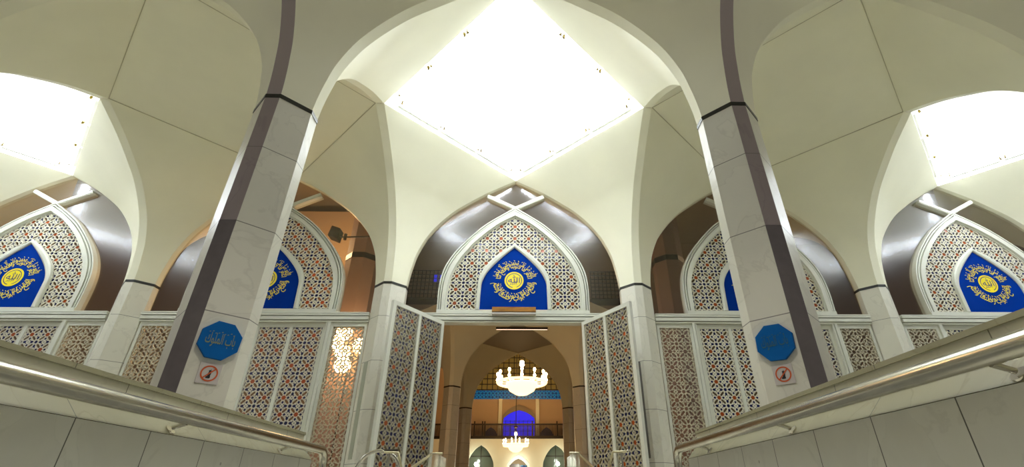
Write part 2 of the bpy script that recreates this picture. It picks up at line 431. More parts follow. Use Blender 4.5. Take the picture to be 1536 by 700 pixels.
def lattice(region, pitch, origin, border=.012, th=.028):
    """region: convex polygon (counter-clockwise, x-z). Returns pierced lattice mesh and glass pieces mesh, front face at -y"""
    pitch = pitch if isinstance(pitch, tuple) else (pitch, pitch)
    reg = inset(region, border)
    x0, x1 = min(p[0] for p in reg), max(p[0] for p in reg); z0, z1 = min(p[1] for p in reg), max(p[1] for p in reg)
    holes = []
    for i in range(math.floor((x0-origin[0])/pitch[0])-1, math.ceil((x1-origin[0])/pitch[0])+2):
        for j in range(math.floor((z0-origin[1])/pitch[1])-1, math.ceil((z1-origin[1])/pitch[1])+2):
            cx, cz = origin[0]+i*pitch[0], origin[1]+j*pitch[1]
            for poly, mi in CP:
                q = clip([(cx+x*pitch[0], cz+z*pitch[1]) for x, z in poly], reg)
                c = []
                for p in q:
                    if not c or math.hypot(p[0]-c[-1][0], p[1]-c[-1][1]) > 5e-4: c.append(p)
                if len(c) > 2 and math.hypot(c[0][0]-c[-1][0], c[0][1]-c[-1][1]) < 5e-4: c.pop()
                if len(c) >= 3 and area(c) > 6e-5: holes.append((c, mi))
    loops = [list(region)] + [h for h, _ in holes]
    pts, edges, faces, k = [], [], [], 0
    for l in loops:
        pts += [Vector(p) for p in l]; faces.append(list(range(k, k+len(l)))); k += len(l)
    V, _, F, _, _, OF = delaunay_2d_cdt(pts, [], faces, 0, 1e-6)
    n = len(V); mb = MB(); mb.v = [(p.x, -th/2, p.y) for p in V] + [(p.x, th/2, p.y) for p in V]
    def add(f): mb.f.append(tuple(f)); mb.m.append(0); mb.sm.append(False)
    cnt = {}
    for t, of in zip(F, OF):
        if list(of) != [0]: continue
        ar = sum(V[t[i]].x*V[t[(i+1) % len(t)]].y - V[t[(i+1) % len(t)]].x*V[t[i]].y for i in range(len(t)))
        t = list(t) if ar > 0 else list(t)[::-1]
        add(t); add([i+n for i in reversed(t)])
        for i in range(len(t)): cnt[(t[i], t[(i+1) % len(t)])] = 1
    for (p, q) in cnt:
        if (q, p) not in cnt: add((q, p, p+n, q+n))
    g = MB()
    for h, mi in holes: g.face([(p[0], .004, p[1]) for p in h], mi)
    return mb, g
GM = [M['red_glass'], M['blue_glass'], M['amber_glass']]
GC = [M['glass']]*3
def rect(x0, x1, z0, z1): return [(x0,z0),(x1,z0),(x1,z1),(x0,z1)]

# ------------------------------------------------------------------ facade
ZT0, ZT1 = 3.445, 3.63            # transom
BAY = {0:'over the open doorway', -1:'just left of the open doorway', 1:'just right of the open doorway', -2:'at the far left', 2:'at the far right'}
OUT = smooth_curve([(1.52,3.632),(1.525,4.15),(1.475,4.53),(1.33,4.87),(1.083,5.21),(.69,5.62),(.343,5.88),(0,6.105)], 4)
INN = smooth_curve([(1.345,3.70),(1.333,4.20),(1.265,4.50),(1.15,4.76),(.93,5.09),(.69,5.36),(.343,5.665),(0,5.865)], 4)
BO = smooth_curve([(.758,3.705),(.745,4.10),(.725,4.36),(.61,4.63),(.315,4.945),(0,5.175)], 4)
BI = smooth_curve([(.680,3.706),(.668,4.10),(.645,4.32),(.52,4.56),(.272,4.84),(0,5.09)], 4)
def both(half): return [(x, z) for x, z in half] + [(-x, z) for x, z in half[-2::-1]]
def molding(mb, outer, inner, prof, yb, mi=0):
    """sweep between two matched outlines; prof = (t across, y)"""
    rows = []
    full = [(t, y) for t, y in prof]
    for (ox, oz), (ix, iz) in zip(outer, inner):
        r = [(ox, yb, oz)] + [(ox+(ix-ox)*t, y, oz+(iz-oz)*t) for t, y in full] + [(ix, yb, iz)]
        rows.append(r)
    mb.grid(rows, mi, False)
    mb.face(rows[0], mi); mb.face(rows[-1][::-1], mi)

def text_mesh(body):
    c = bpy.data.curves.new('lettering_source', 'FONT'); c.body = body; c.resolution_u = 3; c.offset = .005
    o = bpy.data.objects.new('lettering_source', c); COL.objects.link(o)
    bpy.context.view_layer.update()
    me = bpy.data.meshes.new_from_object(o.evaluated_get(bpy.context.evaluated_depsgraph_get()))
    V = [tuple(v.co) for v in me.vertices]; F = [tuple(p.vertices) for p in me.polygons]
    COL.objects.unlink(o); bpy.data.objects.remove(o); bpy.data.curves.remove(c); bpy.data.meshes.remove(me)
    return V, F
FORMS = {'ا':(0xFE8D,0xFE8E,None,None),'أ':(0xFE83,0xFE84,None,None),'آ':(0xFE81,0xFE82,None,None),'ب':(0xFE8F,0xFE90,0xFE91,0xFE92),'ت':(0xFE95,0xFE96,0xFE97,0xFE98),
 'ح':(0xFEA1,0xFEA2,0xFEA3,0xFEA4),'د':(0xFEA9,0xFEAA,None,None),'ذ':(0xFEAB,0xFEAC,None,None),'ر':(0xFEAD,0xFEAE,None,None),'س':(0xFEB1,0xFEB2,0xFEB3,0xFEB4),
 'ص':(0xFEB9,0xFEBA,0xFEBB,0xFEBC),'ع':(0xFEC9,0xFECA,0xFECB,0xFECC),'غ':(0xFECD,0xFECE,0xFECF,0xFED0),'ف':(0xFED1,0xFED2,0xFED3,0xFED4),'ك':(0xFED9,0xFEDA,0xFEDB,0xFEDC),
 'ل':(0xFEDD,0xFEDE,0xFEDF,0xFEE0),'م':(0xFEE1,0xFEE2,0xFEE3,0xFEE4),'ن':(0xFEE5,0xFEE6,0xFEE7,0xFEE8),'ه':(0xFEE9,0xFEEA,0xFEEB,0xFEEC),'و':(0xFEED,0xFEEE,None,None),
 'ى':(0xFEEF,0xFEF0,None,None),'ي':(0xFEF1,0xFEF2,0xFEF3,0xFEF4)}
def shape(txt):
    out = []; i = 0
    def joins_next(c): return c in FORMS and FORMS[c][2] is not None
    while i < len(txt):
        c = txt[i]
        if c == 'ﷲ' or c not in FORMS: out.append(c); i += 1; continue
        prev = i > 0 and joins_next(txt[i-1])
        if c == 'ل' and i+1 < len(txt) and txt[i+1] == 'ا':
            out.append(chr(0xFEFC if prev else 0xFEFB)); i += 2; continue
        nxt = joins_next(c) and i+1 < len(txt) and txt[i+1] in FORMS
        out.append(chr(FORMS[c][3] if prev and nxt else FORMS[c][2] if nxt else FORMS[c][1] if prev else FORMS[c][0])); i += 1
    return ''.join(reversed(out))
def ring_text(mb, txt, a0, a1, r_base, h, tops_out, y, mi=0):
    V, F = text_mesh(shape(txt))
    x0, x1 = min(v[0] for v in V), max(v[0] for v in V)
    out = []
    for x, yy, _ in V:
        t = (x-x0)/(x1-x0); a = a0+(a1-a0)*t            # x runs left to right on the wall
        r = r_base + (yy*h if tops_out else -yy*h)
        out.append((r*math.cos(a), y, r*math.sin(a)))
    for f in F: mb.face([out[i] for i in f], mi)
def marks(mb, a0, a1, r, n, y, mi=0):
    for i in range(n):
        a = a0+(a1-a0)*(i+.5+random.uniform(-.3,.3))/n; rr = r+random.uniform(-.008,.008); t = a + random.choice((.7,.9,1.1,2.3)); l = random.uniform(.010,.02); w = .005
        c = (rr*math.cos(a), rr*math.sin(a)); d = (math.cos(t), math.sin(t)); e = (-d[1]*w, d[0]*w)
        mb.face([(c[0]-d[0]*l-e[0], y, c[1]-d[1]*l-e[1]), (c[0]+d[0]*l-e[0], y, c[1]+d[1]*l-e[1]), (c[0]+d[0]*l+e[0], y, c[1]+d[1]*l+e[1]), (c[0]-d[0]*l+e[0], y, c[1]-d[1]*l+e[1])], mi)

def rad(d): return d*PI/180
def calligraphy(parent):
    yb = -.105
    mb = MB()
    molding(mb, both(BO), both(BI), [(.0,-.12),(.25,-.135),(.75,-.135),(1,-.115)], -.05)
    mb.build('border', M['frame'], parent)
    mb = MB(); mb.slab(both(BI), -.09, -.055); mb.build('board', M['panel_blue'], parent)
    cz = 4.335; mb = MB(); yl = -.094
    ring_text(mb, 'ﷲم صل على محمد وعلى آل محمد', rad(169), rad(12), .352, .160, True, yl)
    ring_text(mb, 'اغفر لنا ذنوبنا وافتح لنا', rad(173), rad(8), .283, .135, True, yl-.001)
    marks(mb, rad(170), rad(10), .445, 15, yl)
    ring_text(mb, 'وافتح لنا أبواب رحمتك وسلم', rad(-173), rad(-5), .432, .160, False, yl)
    ring_text(mb, 'اغفر لنا ذنوبنا وافتح', rad(-170), rad(-8), .372, .135, False, yl-.001)
    marks(mb, rad(-172), rad(-8), .29, 15, yl)
    mb.v = [(x, y, z+cz) for x, y, z in mb.v]
    mb.build('lettering', M['yellow'], parent)
    mb = MB()
    mb.slab([(.195*math.cos(2*PI*i/40), cz+.195*math.sin(2*PI*i/40)) for i in range(40)], -.097, -.092)
    d = mb.build('medallion', M['yellow'], parent)
    mb = MB()
    n = 40
    for i in range(n):
        a, b = rad(-70)+rad(330)*i/n, rad(-70)+rad(330)*(i+1)/n
        mb.face([(.148*math.cos(a),-.099,cz+.148*math.sin(a)), (.162*math.cos(a),-.099,cz+.162*math.sin(a)), (.162*math.cos(b),-.099,cz+.162*math.sin(b)), (.148*math.cos(b),-.099,cz+.148*math.sin(b))])
    V, F = text_mesh('ﷲ'); x0, x1 = min(v[0] for v in V), max(v[0] for v in V)
    for f in F: mb.face([((V[i][0]-(x0+x1)/2)*.20, -.099, cz-.05+V[i][1]*.17) for i in f])
    V, F = text_mesh(shape('أكبر')); x0, x1 = min(v[0] for v in V), max(v[0] for v in V)
    for f in F: mb.face([((V[i][0]-(x0+x1)/2)*.11-.02, -.099, cz-.085+V[i][1]*.085) for i in f])
    mb.build('medallion_script', M['navy'], d)

# shared part meshes
TY_REG = [(x, z) for x, z in both(INN)]
TY_REG = TY_REG[::1]
if area(TY_REG) < 0: TY_REG = TY_REG[::-1]
lm, gm = lattice(TY_REG, .297, (0, 3.70+.16), border=.004)
TY_L, TY_G = lm.mesh('lattice', M['lattice']), gm.mesh('coloured_glazing', GM)
PW = .575; PZ0, PZ1 = .14, 3.362
lm, gm = lattice(rect(0, PW, PZ0, PZ1), PW/2, (PW/4, PZ1-.165), border=.008)
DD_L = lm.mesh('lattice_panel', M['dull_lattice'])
DL_L, DL_G = lm.mesh('lattice_panel', M['lattice']), gm.mesh('coloured_glazing', GM)
SW = .60
lm, gm = lattice(rect(0, SW, .16, 3.362), SW/2, (SW/4, 3.362-.165), border=.006)
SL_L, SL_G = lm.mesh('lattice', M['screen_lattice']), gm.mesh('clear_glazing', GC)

# arched windows over the doors
wproto = None
for k in (0,-1,1,-2,2):
    loc = (k*S, YF, 0)
    lab = f'pointed arch window with coloured lattice and moulded cream frame {BAY[k]}'
    if wproto is None:
        w = wproto = thing('arched_window', lab, 'window', loc, 0, 'lattice arch windows of the facade')
        mb = MB(); molding(mb, both(OUT), both(INN), [(0,-.10),(.12,-.10),(.125,-.02),(.225,-.02),(.23,-.10),(.36,-.10),(.365,-.03),(.455,-.03),(.46,-.115),(.90,-.115),(.905,-.06),(1,-.06)], .09)
        mb.box(-1.52, 1.52, -.12, .09, 3.632, 3.70)
        mb.build('arch_frame', M['frame'], w)
        link('lattice', TY_L, w, (0,-.03,0)); link('coloured_glazing', TY_G, w, (0,-.03,0))
        for s in (-1, 1):
            mb = MB(); p0 = Vector((-.02*s, 0, 6.085)); p1 = Vector((s*.63, 0, 6.415)); d = (p1-p0).normalized(); nrm = Vector((-d.z, 0, d.x))*(.045 if s > 0 else -.045)
            for y0, y1, wd in ((-.09, .09, .62), (-.075, .08, 1.0)):
                q = [p0-nrm*wd, p1-nrm*wd, p1+nrm*wd, p0+nrm*wd]; mb.slab([(v.x, v.z) for v in q], y0, y1)
            mb.build('glazing_bar', M['frame'], w)
        mb = MB(); mb.slab([(x*.985, min(z, 6.815)-.0) for x, z in both([(2.17,3.64)]+[(s, z) for s, z in ARCH_C])], .012, .02)
        mb.build('glass_pane', M['upper_glass'], w)
    else: dup(wproto, loc, 0, lab)
# calligraphy boards
cproto = None
for k in (0,-1,1,-2,2):
    loc = (k*S, YF, 0); lab = f'blue arched board with yellow circular script and round seal {BAY[k]}'
    if cproto is None:
        cproto = thing('calligraphy_board', lab, 'sign', loc, 0, 'blue calligraphy boards'); calligraphy(cproto)
    else: dup(cproto, loc, 0, lab)
# door frames: transom and posts
fproto = None
for k in (0,-1,1,-2,2):
    loc = (k*S, YF, 0); lab = f'cream transom beam and door posts of the bay {BAY[k].replace("over","around")}'
    if fproto is None:
        f = fproto = thing('door_frame', lab, 'door frame', loc, 0, 'door frames of the facade')
        mb = MB()
        for y, a, b in ((-.10,ZT0,3.472),(-.05,3.472,3.486),(-.125,3.486,3.548),(-.06,3.548,3.566),(-.135,3.566,3.60),(-.09,3.60,3.608),(-.135,3.608,ZT1)): mb.box(-2.178, 2.178, y, .10, a, b)
        mb.build('transom', M['frame'], f)
        for s in (-1, 1):
            mb = MB()
            for a, b, y in ((1.372,1.40,-.085),(1.40,1.412,-.03),(1.412,1.462,-.10)): mb.box(min(s*a,s*b), max(s*a,s*b), y, .08, 0, ZT0)
            mb.build('post', M['frame'], f)
    else: dup(fproto, loc, 0, lab)
# side screens
sproto = None
for k, s in ((0,-1),(0,1),(-1,-1),(-1,1),(1,-1),(1,1),(-2,1),(2,-1)):
    lab = {(0,-1):'plain lattice side screen hidden behind the left open door leaf', (0,1):'plain lattice side screen hidden behind the right open door leaf',
           (-1,1):'tall plain lattice side screen left of the open doorway, glowing warm behind', (1,-1):'tall plain lattice side screen right of the open doorway',
           (-1,-1):'plain lattice side screen between the slim left column and the big left column', (1,1):'plain lattice side screen between the big right column and the slim right column',
           (-2,1):'plain lattice side screen left of the slim column behind the left parapet', (2,-1):'plain lattice side screen right of the slim column behind the right parapet'}[(k,s)]
    loc = (k*S + s*1.815, YF, 0)
    if sproto is None:
        t = sproto = thing('lattice_screen', lab, 'screen', loc, 0, 'plain lattice side screens')
        mb = MB(); h = .35
        mb.box(-h, -SW/2, -.06, .06, 0, 3.443); mb.box(SW/2, h, -.06, .06, 0, 3.443); mb.box(-SW/2, SW/2, -.06, .06, 3.362, 3.443); mb.box(-SW/2, SW/2, -.06, .06, 0, .16)
        mb.build('screen_frame', M['frame'], t)
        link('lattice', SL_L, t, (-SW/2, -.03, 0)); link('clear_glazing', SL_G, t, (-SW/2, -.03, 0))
    else: dup(sproto, loc, 0, lab)
# door leaves: hinge at the origin, leaf along +x
DW = 1.355
dproto = None
def leaf(lab, loc, rz):
    global dproto
    if dproto is not None:
        d = dup(dproto, loc, rz, lab)
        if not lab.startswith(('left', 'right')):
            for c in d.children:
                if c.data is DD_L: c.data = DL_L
        return d
    t = dproto = thing('lattice_door_leaf', lab, 'door', loc, rz, 'lattice door leaves')
    x0 = .068; x1 = x0+PW; x2 = x1+.06; x3 = x2+PW
    mb = MB()
    for a, b, z0, z1 in ((0,x0,.02,3.435),(x3,DW,.02,3.435),(x0,x3,.02,PZ0),(x0,x3,PZ1,3.435)): mb.box(a, b, -.03, .03, z0, z1)
    mb.build('door_frame_rails', M['frame'], t)
    mb = MB(); mb.box(x1, x2, -.034, .034, PZ0, PZ1); mb.build('mullion', M['frame'], t)
    for x in (x0, x2):
        l = link('lattice_panel', DL_L, t, (x, 0, 0)); g = link('coloured_glazing', DL_G, t, (x, 0, 0))
    mb = MB(); mb.box(x0, x3, .016, .022, PZ0, PZ1); mb.build('glass_pane', M['glass'], t)
    return t
aL = math.atan2(7.967-9.0, -1.985+1.36); aR = math.atan2(7.967-9.0, 1.985-1.36)
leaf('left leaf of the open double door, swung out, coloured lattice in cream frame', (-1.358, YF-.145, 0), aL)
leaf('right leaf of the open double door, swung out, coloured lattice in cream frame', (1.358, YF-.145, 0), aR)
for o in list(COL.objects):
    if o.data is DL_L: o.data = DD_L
for k in (-1, 1):
    leaf(f'closed lattice door leaf just {"left" if k<0 else "right"} of the open doorway, partly hidden by the big column' if False else
         (f'closed coloured lattice door leaf mostly hidden behind the big {"left" if k<0 else "right"} column'), (k*S + k*1.37, YF, 0), PI if k > 0 else 0)
    leaf(f'closed coloured lattice door leaf between the big {"left" if k<0 else "right"} column and the plain lattice screen', (k*S - k*1.37, YF, 0), PI if k < 0 else 0)
leaf('closed coloured lattice door leaf at the far left above the parapet', (-2*S+1.37, YF, 0), PI)
leaf('closed coloured lattice door leaf at the far right above the parapet', (2*S-1.37, YF, 0), 0)

# small box on the transom and the strip lamp inside the door head
t = thing('transom_box', 'small brown box with grey underside fixed over the open doorway', 'box', (.01, YF-.136, 3.575))
mb = MB(); mb.box(-.43, .43, -.10, 0, .045, .14, bev=.008); mb.build('housing', M['copper_box'], t)
mb = MB(); mb.box(-.425, .425, -.085, 0, .03, .045); mb.build('seam', M['black'], t)
mb = MB(); mb.box(-.43, .43, -.095, 0, 0, .03); mb.build('underside', M['sign_white'], t)
t = thing('strip_lamp', 'thin glowing strip lamp inside the head of the open doorway', 'light', (.17, YF+.35, 3.44))
mb = MB(); mb.box(-.53, .53, -.02, .02, 0, .05); mb.build('housing', M['bronze'], t)
mb = MB(); mb.box(-.52, .52, -.024, -.012, -.006, 0); mb.build('diffuser', emit('strip_light', (1,.66,.5), 2.5), t)

# ------------------------------------------------------------------ signs on the front columns
for s, nm in ((-1,'left'), (1,'right')):
    # plane of the diagonal face towards the middle
    px, py = s*(2.5 - (R+A)/2), YN - (R+A)/2
    nx, ny = -s*.7071, -.7071
    rz = math.atan2(ny, nx) + PI/2
    rr = .160
    octo = [(rr*math.cos(2*PI*(i)/8 + PI/8 - .06), rr*math.sin(2*PI*i/8 + PI/8 - .06)) for i in range(8)]
    zc = 1.575
    t = thing('octagonal_sign', f'blue octagonal sign with {"gold" if s<0 else "faded"} script on the big {nm} column', 'sign', (px+nx*.004 + (-.0 if s<0 else .0), py+ny*.004, zc), rz, 'octagonal column signs')
    mb = MB(); mb.slab(octo, -.03, 0)
    inner = [(x*.95, z*.95) for x, z in octo]
    mb.build('sign_plate', M['sign_blue'], t)
    V, F = text_mesh(shape('باب الملوك'))
    x0, x1 = min(v[0] for v in V), max(v[0] for v in V)
    mb = MB()
    for f in F: mb.face([((V[i][0]-(x0+x1)/2)/(x1-x0)*.215, -.032, V[i][1]*.118-.032) for i in f])
    for q in range(9):
        x = -.09+q*.022; mb.slab([(x-.005,.052+.008*math.sin(q*2)),(x+.005,.055+.008*math.sin(q*2)),(x+.005,.061+.008*math.sin(q*2)),(x-.005,.058+.008*math.sin(q*2))], -.032, -.030)
    mb.build('lettering', M['dull_gold'] if s < 0 else M['faint_gold'], t)
    # no footwear notice
    t = thing('no_footwear_sign', f'small white notice with red barred circle over black boot, on big {nm} column', 'sign', (px+nx*.003 + nx*0 + (.018 if s<0 else -.018)*ny*0, py+ny*.003, 1.315), rz, 'no footwear notices')
    mb = MB(); mb.slab(rect(-.078,.078,-.078,.078), -.006, 0); mb.build('notice_plate', M['sign_white'], t)
    mb = MB(); n = 40; k7 = .70
    for i in range(n):
        a, b = 2*PI*i/n, 2*PI*(i+1)/n
        mb.face([(.072*k7*math.cos(a),-.008,.072*k7*math.sin(a)), (.088*k7*math.cos(a),-.008,.088*k7*math.sin(a)), (.088*k7*math.cos(b),-.008,.088*k7*math.sin(b)), (.072*k7*math.cos(b),-.008,.072*k7*math.sin(b))])
    d = .7071*k7; w = .007
    mb.face([(-.075*d-w*d,-.0085,-.075*d+w*d),(-.075*d+w*d,-.0085,-.075*d-w*d),(.075*d+w*d,-.0085,.075*d-w*d),(.075*d-w*d,-.0085,.075*d+w*d)])
    mb.build('barred_circle', M['sign_red'], t)
    mb = MB(); mb.slab([(x*.7, z*.7) for x, z in [(-.024,-.052),(.014,-.052),(.020,-.040),(.016,-.024),(.020,.0),(.017,.020),(.026,.036),(.013,.030),(.011,.050),(.001,.034),(-.010,.036),(-.006,.016),(-.014,-.006),(-.010,-.028),(-.025,-.036)]], -.0078, -.006)
    mb.build('boot_symbol', M['black'], t)

# ------------------------------------------------------------------ steps, parapets, rails
PY0, PY1 = -1.6, 5.47
for s, nm in ((-1,'left'), (1,'right')):
    xo = .03 if s < 0 else -.03
    X = lambda x: s*x
    xf = 1.99 if s < 0 else 1.93
    t = thing('stone_parapet', f'grey tiled stone parapet with cream coping on the {nm} side of the steps', 'wall', (s*xf, 0, -1.15))
    def ext(mb, pr, mi=0):
        rows = [[(s*p[0], y, p[1]+1.15) for p in pr] for y in (PY0, PY1)]
        mb.grid(rows if s > 0 else rows[::-1], mi, False, True)
        mb.face(rows[0] if s < 0 else rows[0][::-1], mi); mb.face(rows[1][::-1] if s < 0 else rows[1], mi)
    mb = MB(); ext(mb, [(0,-1.15),(.178,-1.15),(.178,.796),(0,.796)]); mb.build('tiled_wall', M['parapet'], t)
    mb = MB(); ext(mb, [(-.004,.798),(.178,.798),(.178,.93),(.125,.93)]); ext(mb, [(.125,.93),(.178,.93),(.178,1.035),(.125,1.035)], 1); ext(mb, [(.112,1.035),(.178,1.035),(.178,1.06),(.112,1.06)])
    mb.build('coping', [M['coping'], M['riser']], t)
    # handrail
    t = thing('handrail', f'thick brushed steel handrail along the {nm} parapet', 'handrail', (s*(xf-.07), 0, 0))
    zc = .898; y1 = 5.62
    path = [(0, PY0+.2, zc), (0, y1-.14, zc)] + [(0, y1-.14+.14*math.sin(a), zc-.14+.14*math.cos(a)) for a in [PI/2*i/8 for i in range(1, 9)]] + [(0, y1, 0.003)]
    mb = MB(); mb.tube(path, .042, 20); mb.build('rail_tube', M['steel'], t)
    for yb in ((1.68, 3.30, 4.85) if s > 0 else (.9, 3.22, 4.75)):
        mb = MB(); mb.tube([(0, yb, zc-.036), (s*.077, yb, zc-.060)], .012, 10)
        br = mb.build('bracket', M['steel'], t)
        q = Vector((s*.0905, yb, zc-.0745)); nn = Vector((-s*.7071, 0, .7071))
        mb = MB(); mb.tube([q + nn*.001, q + nn*.009], .033, 16); mb.build('bracket_flange', M['chrome'], br)

# floors and steps
mb = MB(); mb.box(-15.4, 15.4, 5.65, 48, -.15, 0); mb.box(-15.4, -2.18, -3, 5.65, -1.4, 0); mb.box(2.18, 15.4, -3, 5.65, -1.4, 0); mb.box(-2.18, 2.18, -6, 5.65, -1.4, -1.15)
struct('floor', mb, M['floor'])
mb = MB()
for i in range(7): mb.box(-1.925, 1.925, 5.65-.30*(i+1), 5.65, -1.15, -.164*(i+1)+.0) if i < 6 else None
struct('stair_steps', mb, M['step'])

# slim rails at the top of the steps
for s, nm in ((-1,'left'), (1,'right')):
    t = thing('stair_rail', f'slim metal stair rail before the {nm} open door leaf, sloping bars and glass', 'handrail', (s*1.02, 5.95, 0), 0, 'slim rails at the head of the steps')
    mb = MB(); mb.tube([(-s*.19, -1.2, -.28+.9+.05), (-s*.19, -.05, .885), (-s*.30, -.02, .887)], .014, 10); mb.build('inner_bar', M['brass'], t)
    mb = MB(); mb.tube([(s*.10, .02, .62), (s*.20, -.02, .90), (s*.36, 0, .905)], .014, 10); mb.build('outer_bar', M['brass'], t)
    mb = MB(); mb.ball((s*.375, 0, .905), .022, 8); mb.build('end_knob', M['chrome'], t)
    mb = MB(); mb.tube([(s*.30, 0.0, 0.002), (s*.30, 0.0, .893)], .016, 10); mb.tube([(-s*.27, 0, .002), (-s*.27, 0, .875)], .012, 10); mb.build('post', M['steel'], t)
    mb = MB(); mb.box(min(-s*.30,-s*.24), max(-s*.30,-s*.24), -.5, .3, .05, .86); mb.build('glass_panel', M['glass'], t)
t = thing('hoop_rail', 'curved steel hoop rail beside the left open door leaf', 'handrail', (-1.52, 6.3, 0))
mb = MB(); mb.tube([(-.27, 0, .004), (-.27, 0, .68)] + [(-.27*math.cos(a), 0, .68+.27*math.sin(a)) for a in [PI*i/16 for i in range(1, 16)]] + [(.27, 0, .68), (.27, 0, .004)], .02, 12)
mb.build('hoop', M['steel'], t)
mb = MB(); mb.tube([(0,0,.95),(.22,-.04,.95)], .014, 8); mb.build('cross_bar', M['bronze'], t)

# ------------------------------------------------------------------ inside the building
def box_struct(name, b, m): mb = MB(); mb.box(*b); return struct(name, mb, M[m])
box_struct('ceiling', (-15.2, 15.2, 9.3, 19.3, 10.6, 10.8), 'brown_wall')
box_struct('wall_left', (-15.4, -15.2, 9.5, 24.4, 0, 10.6), 'brown_wall')
box_struct('wall_right', (15.2, 15.4, 9.5, 24.4, 0, 10.6), 'brown_wall')
box_struct('wall_facade_head', (-15.2, 15.2, 9.30, 9.5, 6.95, 10.6), 'brown_wall')
mb = MB(); mb.box(-15.2, -5.05, 19.1, 19.3, 0, 10.6); mb.box(5.05, 15.2, 19.1, 19.3, 0, 10.6); mb.box(-5.05, 5.05, 19.1, 19.3, 6.96, 10.6)
struct('wall_foyer', mb, M['brown_wall'])
mb = MB(); mb.box(-5.3, -5.05, 19.3, 24.2, 0, 7.2); mb.box(5.05, 5.3, 19.3, 24.2, 0, 7.2)
struct('wall_passage', mb, M['brown_wall'])
mb = MB(); mb.box(-15.2, -5.05, 24.2, 24.4, 0, 16); mb.box(5.05, 15.2, 24.2, 24.4, 0, 16); mb.box(-5.05, 5.05, 24.2, 24.4, 6.96, 16)
struct('wall_hall_front', mb, M['brown_wall'])
box_struct('wall_warm', (-9.2, -3.9, 15.6, 15.8, 0, 10.0), 'warm_wall')
box_struct('wall_hall_left', (-15.4, -15.2, 24.4, 46.2, 0, 16), 'warm_wall')
box_struct('wall_hall_right', (15.2, 15.4, 24.4, 46.2, 0, 16), 'warm_wall')
box_struct('ceiling', (-15.4, 15.4, 24.2, 47, 16, 16.2), 'warm_wall')
box_struct('wall_hall_back', (-15.4, 15.4, 46.2, 46.5, 0, 16), 'warm_wall')

for s, nm in ((-1,'left'), (1,'right')):
    t = thing('foyer_pillar', f'tall mauve brown pillar with dark band behind the glass {"left" if s<0 else "right"} of the doorway', 'pillar', (s*4.45, 12.5, 0), 0, 'tall foyer pillars')
    mb = MB(); mb.prism_loft(octagon(.42, .17), 0, 10.58); mb.build('pillar_shaft', plain('mauve_brown_paint', (.36,.25,.21), .7) if s < 0 else bpy.data.materials['mauve_brown_paint'], t)
    mb = MB(); mb.prism_loft(octagon(.43, .175), 6.36, 6.52); mb.build('pillar_band', M['band'], t)
# floodlight behind the glass
t = thing('floodlight', 'dark floodlight on a horizontal arm behind the glass left of the doorway', 'floodlight', (-4.28, 9.75, 5.83))
mb = MB(); mb.slab([(-.02,-.11),(.20,-.20),(.23,.07),(.03,.14)], -.12, .12); o = mb.build('lamp_head', M['bronze'], t)
mb = MB(); mb.tube([(.2,0,-.08),(.30,0,-.10),(1.42,0,-.06)], .018, 8); mb.build('arm', M['bronze'], t)
mb = MB(); mb.tube([(.34,0,-.17),(.34,0,-.02)], .035, 10); mb.build('clamp', M['bronze'], t)
# gallery screens
for s, nm in ((-1,'left'), (1,'right')):
    t = thing('gallery_screen', f'bronze gallery lattice with blue panes behind the {nm} glass of the central arch', 'screen', (s*4.1, 19.05, 7.85), 0, 'gallery screens')
    mb = MB()
    for i in range(12): mb.box(-.95+i*.17, -.92+i*.17, -.03, 0, 0, 1.3)
    for j in range(8): mb.box(-.95, .95, -.035, 0, j*.18, .03+j*.18)
    mb.build('screen_grid', M['bronze'], t)
    mb = MB(); mb.box(.45, .58, -.02, 0, .75, 1.1); mb.box(.70, .83, -.02, 0, .75, 1.1); mb.build('blue_pane', M['blue_window'], t)
    mb = MB(); mb.box(-1, 1, -.06, 0, -.45, -.02); mb.build('gallery_beam', M['bronze'], t)

mb = MB(); mb.box(-5.1, -3.1, 18.6, 19.08, 7.2, 7.398); mb.box(3.1, 5.1, 18.6, 19.08, 7.2, 7.398); struct('wall_gallery_ledge', mb, M['brown_wall'])
# prayer hall back wall
YW = 46.19
def wallbox(name, label, cat, b, m, group=None):
    mb = MB(); c = ((b[0]+b[1])/2, b[3], b[4]); mb.box(b[0]-c[0], b[1]-c[0], b[2]-c[1], 0, 0, b[5]-b[4]); o = mb.build(name, M[m], None, c)
    return tag(o, label, cat, group, 'thing')
t = thing('glass_grid', 'dim amber gridded window at the top of the far hall wall', 'window', (0, YW, 9.28))
mb = MB(); mb.box(-5.5, 5.5, -.05, 0, 0, 4); mb.build('lit_pane', M['amber_window'], t)
mb = MB()
for i in range(23): mb.box(-5.5+i*.5-.035, -5.5+i*.5+.035, -.12, -.05, 0, 4)
for j in range(9): mb.box(-5.5, 5.5, -.12, -.05, j*.5-.035, j*.5+.035)
mb.build('window_grid', M['bronze'], t)
wallbox('tile_frieze', 'blue patterned tile frieze across the far hall wall', 'frieze', (-5.5,5.5,YW-.1,YW,8.45,9.22), 'tile_band')
for s, nm in ((-1,'left'),(1,'right')):
    wallbox('wall_pilaster', f'pale upright pilaster on the far hall wall, {nm} of the blue window', 'pilaster', (s*1.71-.16,s*1.71+.16,YW-.25,YW,0.002,8.44), 'plaster', 'far wall pilasters')
def pointed(w, h0, h1, n=10):
    c = smooth_curve([(w,0),(w,h0),(w*.86,h0+(h1-h0)*.42),(w*.45,h0+(h1-h0)*.8),(0,h1)], n); return both(c)
t = thing('blue_window', 'deep blue glowing pointed window on the far hall wall above the balcony', 'window', (.02, YW, 4.4))
mb = MB(); mb.slab(pointed(1.42, 2.1, 3.05), -.12, -.02); mb.build('lit_pane', M['blue_window'], t)
